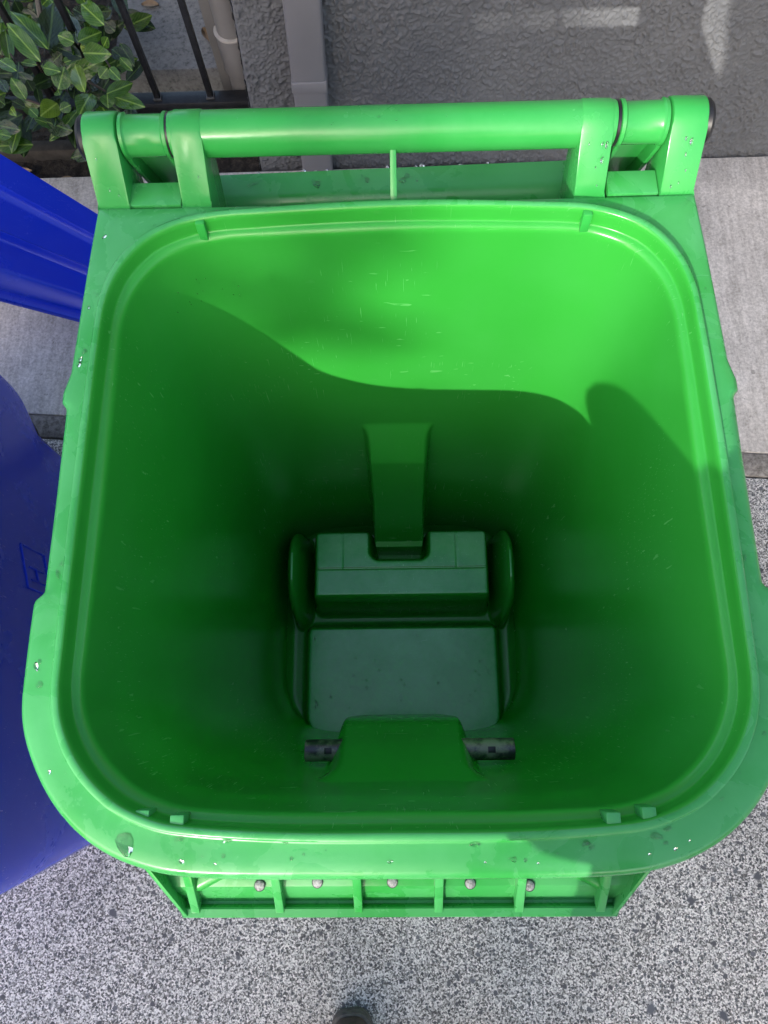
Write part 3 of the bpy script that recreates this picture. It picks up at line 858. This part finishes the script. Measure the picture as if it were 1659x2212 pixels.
def leaf_mesh(name, mat, seed):
    r = random.Random(seed); nu, nv = 9, 14
    bite = [(r.uniform(.45, .95), r.choice((-1, 1)), r.uniform(.08, .22)) for _ in range(r.choice((0, 1, 2)))]
    v, f = [], []
    bend = r.uniform(-.10, .16); fold = r.uniform(.08, .26); tw = r.uniform(-.25, .25)
    for j in range(nv + 1):
        t = j / nv
        w = .5 * (math.sin(math.pi * t ** .85) ** .72) if 0 < t < 1 else 0.0
        w = max(w, .018 if t < .08 else .004)
        for i in range(nu):
            q = (i / (nu - 1)) * 2 - 1; ww = w
            for bt, bs, bd in bite:
                if q * bs > 0: ww *= 1 - bd * 1.7 * math.exp(-((t - bt) / .055) ** 2)
            x = q * ww; z = fold * abs(x) * .8 + bend * math.sin(math.pi * t) * .6 - .35 * max(0, t - .6) ** 2 + tw * x * t + .02 * math.sin(9 * t + 3 * q)
            v.append((x, t, z * .55))
    for j in range(nv):
        for i in range(nu - 1):
            a = j * nu + i; f.append((a, a + 1, a + nu + 1, a + nu))
    return mesh_data(name, v, f, mat, True, 0)
LM = {m: [leaf_mesh('leaf', M_leaf[m], 10 * m + k) for k in range(5)] for m in (0, 1, 2)}
sh = thing('laurel_shrub', (-1.0, 1.78, 0), 'glossy green laurel shrub growing through the iron railing', 'shrub')
CAMP = Vector((0, 0, 1.69))
def put_leaf(b, t, w, m, R, tilt=.35):
    b, t = Vector(b), Vector(t); y = t - b; L = max(y.length, .03); y.normalize()
    n = (CAMP - b).normalized() + Vector((R.uniform(-tilt, tilt), R.uniform(-tilt, tilt), R.uniform(0, tilt)))
    x = y.cross(n).normalized(); n = x.cross(y).normalized()
    o = bpy.data.objects.new('leaf', R.choice(LM[m]))
    link(o, sh)
    Mx = Matrix.Identity(4)
    for i in range(3): Mx[i][0] = x[i] * w; Mx[i][1] = y[i] * L; Mx[i][2] = n[i] * L
    Mx.translation = b; o.matrix_basis = Mx
    return o
RL = random.Random(21)
for L_ in LEAVES: put_leaf(L_[0:3], L_[3:6], L_[6] * 1.12, L_[7], RL, .28)
for _ in range(210):        # the deeper leaves
    x = RL.uniform(-1.45, -.72); y = RL.uniform(1.50, 2.15); z = RL.uniform(.10, .30) + .25 * max(0, (y - 1.7))
    a = RL.uniform(0, 2 * math.pi); L = RL.uniform(.07, .12)
    t = (x + L * math.cos(a), y + L * math.sin(a), z + RL.uniform(-.04, .05))
    if t[0] > -.66: continue
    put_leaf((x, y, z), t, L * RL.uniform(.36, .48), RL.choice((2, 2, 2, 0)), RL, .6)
def tube(pts, r0, r1, n=7):
    v, f = [], []; P = [Vector(p) for p in pts]
    for i, p in enumerate(P):
        d = (P[min(i + 1, len(P) - 1)] - P[max(i - 1, 0)]).normalized()
        a = d.orthogonal().normalized(); b = d.cross(a); r = r0 + (r1 - r0) * i / (len(P) - 1)
        for k in range(n):
            th = 2 * math.pi * k / n; v.append(tuple(p + (a * math.cos(th) + b * math.sin(th)) * r))
    for i in range(len(P) - 1):
        for k in range(n): f.append((i * n + k, i * n + (k + 1) % n, (i + 1) * n + (k + 1) % n, (i + 1) * n + k))
    f.append(tuple(range(n))[::-1]); f.append(tuple((len(P) - 1) * n + k for k in range(n)))
    return v, f
stems = [[(-1.0, 1.80, -.03), (-1.0, 1.76, .12), (-.96, 1.70, .24), (-.89, 1.64, .32), (-.835, 1.52, .405)],
         [(-1.0, 1.78, .06), (-.92, 1.72, .18), (-.84, 1.64, .26), (-.775, 1.54, .29), (-.75, 1.46, .35)],
         [(-.92, 1.72, .18), (-.82, 1.70, .27), (-.79, 1.64, .34), (-.765, 1.57, .39)],
         [(-.84, 1.64, .26), (-.77, 1.55, .30), (-.715, 1.49, .33)],
         [(-1.0, 1.76, .12), (-1.02, 1.64, .22), (-.97, 1.53, .31), (-.90, 1.45, .35), (-.84, 1.43, .34)],
         [(-.92, 1.72, .18), (-.80, 1.68, .26), (-.72, 1.58, .34), (-.68, 1.50, .385)],
         [(-1.0, 1.76, .12), (-1.05, 1.70, .25), (-1.0, 1.66, .34), (-.93, 1.55, .37)]]
for p in stems: obj('branch', tube(p, .0055, .0022), M_twig, sh)
tw = simple('grey_bark', (.16, .15, .135), .8, 0, .4, 90, .5)
obj('branch', tube([(-.98, 1.86, .10), (-.95, 1.82, .22), (-.93, 1.78, .30), (-.915, 1.80, .36)], .010, .007), tw, sh)

# fallen leaves
def fallen(loc, rot, L, w, label, curl=.3):
    r = random.Random(int(loc[0] * 1000)); v, f = [], []
    nu, nv = 5, 9
    for j in range(nv + 1):
        t = j / nv; ww = .5 * math.sin(math.pi * t) ** .8 + .01
        for i in range(nu):
            q = i / (nu - 1) * 2 - 1; x = q * ww * w; y = (t - .5) * L; z = curl * w * q * q * .6 + .10 * L * math.sin(math.pi * t) * .5
            v.append((loc[0] + x * math.cos(rot) - y * math.sin(rot), loc[1] + x * math.sin(rot) + y * math.cos(rot), loc[2] + z + .001))
    for j in range(nv):
        for i in range(nu - 1):
            a = j * nu + i; f.append((a, a + 1, a + nu + 1, a + nu))
    tag(obj('fallen_leaf', (v, f), M_dry, None, True, 0), label, 'leaf', 'dry fallen leaves')
fallen((-.737, 2.085, .083), 1.5, .055, .028, 'tan dry leaf lying on the grey landing near its left bar')
fallen((-.548, 1.945, .083), -2.6, .07, .030, 'curled tan dry leaf on the grey landing close to the drainpipe', .8)
fallen((-.965, 1.515, -.002), 1.4, .06, .03, 'brown dry leaf on the soil bed by the pavement edge')
fallen((-1.11, 1.545, -.002), 1.9, .07, .035, 'reddish brown leaf on the soil bed farthest from the green cart')

# ------------------------------------------------------------------ the person taking the picture; one shoe tip shows
pe = thing('person', (.05, -.72, 0), 'person in dark jeans and brown shoes standing before the green cart, one shoe tip showing', 'person')
nodes = {  # joint: (x, y, z, radius x, radius y)
 'pelvis': (.06, -.78, .93, .150, .110), 'belly': (.10, -.72, 1.08, .140, .105), 'chest': (.135, -.61, 1.27, .160, .115), 'neck0': (.095, -.525, 1.44, .100, .09),
 'neck': (.075, -.485, 1.51, .062, .06), 'jaw': (.065, -.445, 1.56, .066, .075), 'skull': (.06, -.41, 1.64, .082, .095), 'crown': (.06, -.405, 1.71, .055, .065),
 'shL': (.025, -.53, 1.355, .072, .072), 'elL': (-.035, -.42, 1.222, .054, .054), 'wrL': (.10, -.33, 1.125, .029, .026), 'haL': (.165, -.32, 1.105, .034, .022),
 'shR': (.30, -.575, 1.36, .062, .062), 'elR': (.335, -.39, 1.20, .045, .045), 'wrR': (.19, -.20, 1.49, .029, .027), 'haR': (.12, -.145, 1.575, .034, .022),
 'hipL': (-.03, -.78, .86, .090, .095), 'knL': (-.07, -.735, .49, .060, .065), 'anL': (-.105, -.79, .11, .042, .046),
 'hipR': (.16, -.78, .86, .090, .095), 'knR': (.21, -.80, .49, .060, .065), 'anR': (.25, -.90, .11, .042, .046)}
for k_ in nodes:
    x_, y_, z_, r1_, r2_ = nodes[k_]
    up = .10 * float(sstep(.95, 1.25, z_)) if not k_.endswith('R') or k_ in ('shR', 'hipR', 'knR', 'anR') else .04
    if k_ in ('wrL', 'haL', 'elL'): up = .08
    nodes[k_] = (x_, y_, z_ + up, r1_, r2_)
edges = [('pelvis', 'belly'), ('belly', 'chest'), ('chest', 'neck0'), ('neck0', 'neck'), ('neck', 'jaw'), ('jaw', 'skull'), ('skull', 'crown'), ('chest', 'shL'), ('shL', 'elL'), ('elL', 'wrL'), ('wrL', 'haL'),
         ('chest', 'shR'), ('shR', 'elR'), ('elR', 'wrR'), ('wrR', 'haR'), ('pelvis', 'hipL'), ('hipL', 'knL'), ('knL', 'anL'), ('pelvis', 'hipR'), ('hipR', 'knR'), ('knR', 'anR')]
def fingers(ha, wr, tag_):
    h0 = Vector(nodes[ha][:3]); d = (h0 - Vector(nodes[wr][:3])).normalized(); sd_ = d.cross(Vector((0, 1, 0))).normalized() if abs(d.y) < .9 else Vector((1, 0, 0))
    dn = d.cross(sd_).normalized()
    for k, (off, ln) in enumerate(((-.026, .062), (-.009, .075), (.009, .07), (.026, .055))):
        a = h0 + sd_ * off + d * .03; b = a + d * ln * .55 + dn * .008; c = b + d * ln * .4 + dn * .018
        for q, (p, r) in enumerate(((a, .0095), (b, .0088), (c, .0075))): nodes[f'{tag_}{k}{q}'] = (*p, r, r)
        edges.extend([(ha, f'{tag_}{k}0'), (f'{tag_}{k}0', f'{tag_}{k}1'), (f'{tag_}{k}1', f'{tag_}{k}2')])
    a = h0 - sd_ * .035 - d * .01; b = a - sd_ * .022 + d * .03
    nodes[tag_ + 't0'] = (*a, .011, .011); nodes[tag_ + 't1'] = (*b, .009, .009); edges.extend([(ha, tag_ + 't0'), (tag_ + 't0', tag_ + 't1')])
fingers('haL', 'wrL', 'fl'); 
keys = list(nodes); idx = {k: i for i, k in enumerate(keys)}
pm = bpy.data.meshes.new('person_frame'); pm.from_pydata([nodes[k][:3] for k in keys], [(idx[a], idx[b]) for a, b in edges], [])
po = bpy.data.objects.new('person_frame', pm); COL.objects.link(po)
sk = po.modifiers.new('skin', 'SKIN'); sk.use_smooth_shade = True
for k in keys:
    d_ = pm.skin_vertices[0].data[idx[k]]; d_.radius = nodes[k][3:5]; d_.use_root = (k == 'pelvis')
sb = po.modifiers.new('sub', 'SUBSURF'); sb.levels = 2; sb.render_levels = 2
dg = bpy.context.evaluated_depsgraph_get(); ev = po.evaluated_get(dg)
bm_ = bpy.data.meshes.new_from_object(ev); bpy.data.objects.remove(po)
M_jacket = simple('navy_jacket_cloth', (.02, .024, .035), .9, 0, .4, 200, .4); M_jeans = simple('dark_denim', (.025, .03, .05), .9, 0, .4, 300, .4)
M_skin = simple('skin', (.45, .27, .19), .5, 0, .1); M_hair = simple('dark_hair', (.02, .014, .01), .5, 0, .5, 200, .5)
bm_.materials.clear()
for q in (M_jacket, M_jeans, M_skin): bm_.materials.append(q)
for p in bm_.polygons:
    c = p.center
    p.use_smooth = True
    p.material_index = 2 if (c.z > 1.57 and c.y > -.56 and c.x < .17 and c.x > -.02) or (c.z < 1.25 and c.x > .10 and c.y > -.38) or (c.z > 1.5 and c.y > -.24) else (1 if c.z < .96 and True else 0)
bm_.name = 'body'; link(bpy.data.objects.new('body', bm_), pe)
obj('hair', blob(.06, -.435, 1.775, .092, .098, .090), M_hair, pe)
M_leather = simple('brown_shoe_leather', (.085, .058, .042), .5, 0, .5, 60, .4); M_sole = simple('brown_rubber_sole', (.16, .135, .11), .7, 0, .4, 80, .3)
def shoe(x, ytoe, rot):
    """last-shaped upper and a grooved welt round the toe"""
    L = .29
    def foot_outline(s):       # half widths left/right along the length, s 0 toe .. 1 heel
        return .050 * (math.sin(math.pi * min(1, s * 1.0) ** .55) ** .5 if 0 < s < 1 else 0) * (1 - .18 * s)
    def ring_pts(z, ins):
        pts = []
        n = 22
        for side in (1, -1):
            rr = range(n + 1) if side == 1 else range(n - 1, 0, -1)
            for k in rr:
                s = (1 - math.cos(math.pi * k / n)) / 2
                w = max(0, foot_outline(s) - ins * (1 if 0 < s < 1 else 0)); yy = -s * (L - 2 * ins) - ins
                px = side * w
                pts.append((x + px * math.cos(rot) - yy * math.sin(rot), ytoe + px * math.sin(rot) + yy * math.cos(rot), z))
        return pts
    def lofted(levels):
        R_ = [ring_pts(z, i) for z, i in levels]; n = len(R_[0]); v = [p for r in R_ for p in r]; f = []
        for j in range(len(R_) - 1):
            for k in range(n): f.append((j * n + k, j * n + (k + 1) % n, (j + 1) * n + (k + 1) % n, (j + 1) * n + k))
        f.append(tuple(range(n))[::-1]); f.append(tuple((len(R_) - 1) * n + k for k in range(n)))
        return v, f
    so = obj('shoe_sole', lofted([(.0, .003), (.004, 0), (.010, 0), (.012, .0025), (.014, .0025), (.016, .0), (.022, 0), (.024, .0025), (.026, .0025), (.028, .0005), (.033, .001), (.035, .004)]), M_sole, pe)
    obj('shoe_upper', lofted([(.034, .005), (.045, .0055), (.056, .010), (.066, .018), (.074, .028), (.079, .038)]), M_leather, pe)
    a = Vector((x - (-.20) * math.sin(rot) * 1.0, ytoe - .205 * math.cos(rot), .07))
    obj('shoe_collar', lathe((a.x, a.y), [(.05, .044), (.09, .046), (.125, .048), (.13, .044)], 24, False), M_leather, pe)
shoe(-.117, -.600, math.radians(6)); shoe(.255, -.70, math.radians(-8))

# ------------------------------------------------------------------ unseen building, added to shade the pavement (across the street; the sun comes over its lower middle roof)
ab = thing('shade_building', (-5, -13, 0), 'pale apartment building, unseen, added across the street to shade the pavement', 'building')
M_render = concrete('pale_render', (.42, .40, .37), (.52, .50, .46), False, 8); M_glass = simple('window_glass', (.03, .04, .05), .08, 0, .2); M_white = simple('white_paint', (.75, .75, .73), .5, 0, .05)
YF = -12.0
GL, GR, LOWZ = -4.8 - .66, -4.8 + .27, 7.56 + .80
BX0, BX1 = -9.0, -1.6
obj('wall', box(BX0, BX1, YF - 9, YF, -.13, LOWZ - .1), M_render, ab, False)
obj('roof', box(BX0 - .1, BX1 + .1, YF - 9.1, YF + .0, LOWZ - .1, LOWZ), M_downspout, ab, False)
obj('shade_tower', box(GL - 2.6, GL, YF - .5, YF - .002, LOWZ, 10.2), M_render, ab, False)  # towers added so the sun passes only through the gap between them
obj('shade_tower', box(GR, GR + 2.4, YF - 3, YF - .002, LOWZ, 10.2), M_render, ab, False)
for zf in (1.0, 3.9, 6.6):
    for k in range(3):
        x = -8.4 + 2.6 * k
        if zf == 1.0 and k == 1:
            d_ = obj('door', box(x, x + 1.1, YF + .001, YF + .06, 0, 2.2, .01), M_iron, ab); obj('handle', box(x + .95, x + 1.0, YF + .06, YF + .11, 1.0, 1.15, .01), M_screw, d_); continue
        w_ = obj('window', box(x, x + 1.3, YF + .001, YF + .05, zf, zf + 1.4, .01), M_white, ab)
        for q in (0, 1): obj('pane', box(x + .07 + q * .62, x + .61 + q * .62, YF + .051, YF + .056, zf + .07, zf + 1.33), M_glass, w_)

# ------------------------------------------------------------------ street tree on the far kerb, out of view, its crown shaped to dapple the sun from the left
st = thing('street_tree', (-5.1, -8, -.13), 'leafy street tree out of view on the far kerb, its crown shaped to dapple the sun', 'tree')
obj('trunk', tube([(-5.1, -8, -.13), (-5.05, -8.0, 1.5), (-5.12, -8.05, 3.2), (-5.0, -8, 5.0), (-5.05, -8, 6.8)], .16, .06, 14), M_twig, st)
for k in range(7):
    a = k * .9; obj('limb', tube([(-5.08, -8, 3.6 + .4 * k), (-5.08 + .8 * math.cos(a), -8 + .8 * math.sin(a), 5.0 + .4 * k), (-5.08 + 1.6 * math.cos(a), -8 + 1.6 * math.sin(a), 6.0 + .45 * k)], .05, .012, 8), M_twig, st)
def crown():
    R = random.Random(9); v, f = [], []
    clumps = []
    for _ in range(190):
        a, b_ = R.uniform(0, 2 * math.pi), math.acos(R.uniform(-1, 1)); rr = 2.25 * R.random() ** .42
        q_ = (-5.42 + rr * math.sin(b_) * math.cos(a), -8 + rr * math.sin(b_) * math.sin(a), 7.80 + rr * math.cos(b_))
        if q_[0] - .4 * q_[1] < -.40 or q_[2] + .63 * q_[1] > 2.1: clumps.append(q_)
    spots = [Vector((c[0] + R.gauss(0, .15), c[1] + R.gauss(0, .15), c[2] + R.gauss(0, .15))) for c in clumps for _ in range(24)]
    for _ in range(125):        # leaves set along the sun's path to dim the cart's upper left
        u_, v_, y_ = R.uniform(-.85, -.19), R.uniform(1.13, 1.85), R.uniform(-8.8, -7.2)
        spots.append(Vector((u_ + .4 * y_, y_, v_ - .63 * y_)))
    if True:
        for p in spots:
            d = Vector((R.uniform(-1, 1), R.uniform(-1, 1), R.uniform(-1, .4))).normalized() * R.uniform(.05, .08); e = d.cross(Vector((R.uniform(-1, 1), R.uniform(-1, 1), R.uniform(-1, 1)))).normalized() * d.length * .55
            n0 = len(v); v += [tuple(p - d), tuple(p + e), tuple(p + d), tuple(p - e)]; f.append((n0, n0 + 1, n0 + 2, n0 + 3))
    return v, f
tag(obj('crown', crown(), M_leaf[0], st, False), kind='stuff')
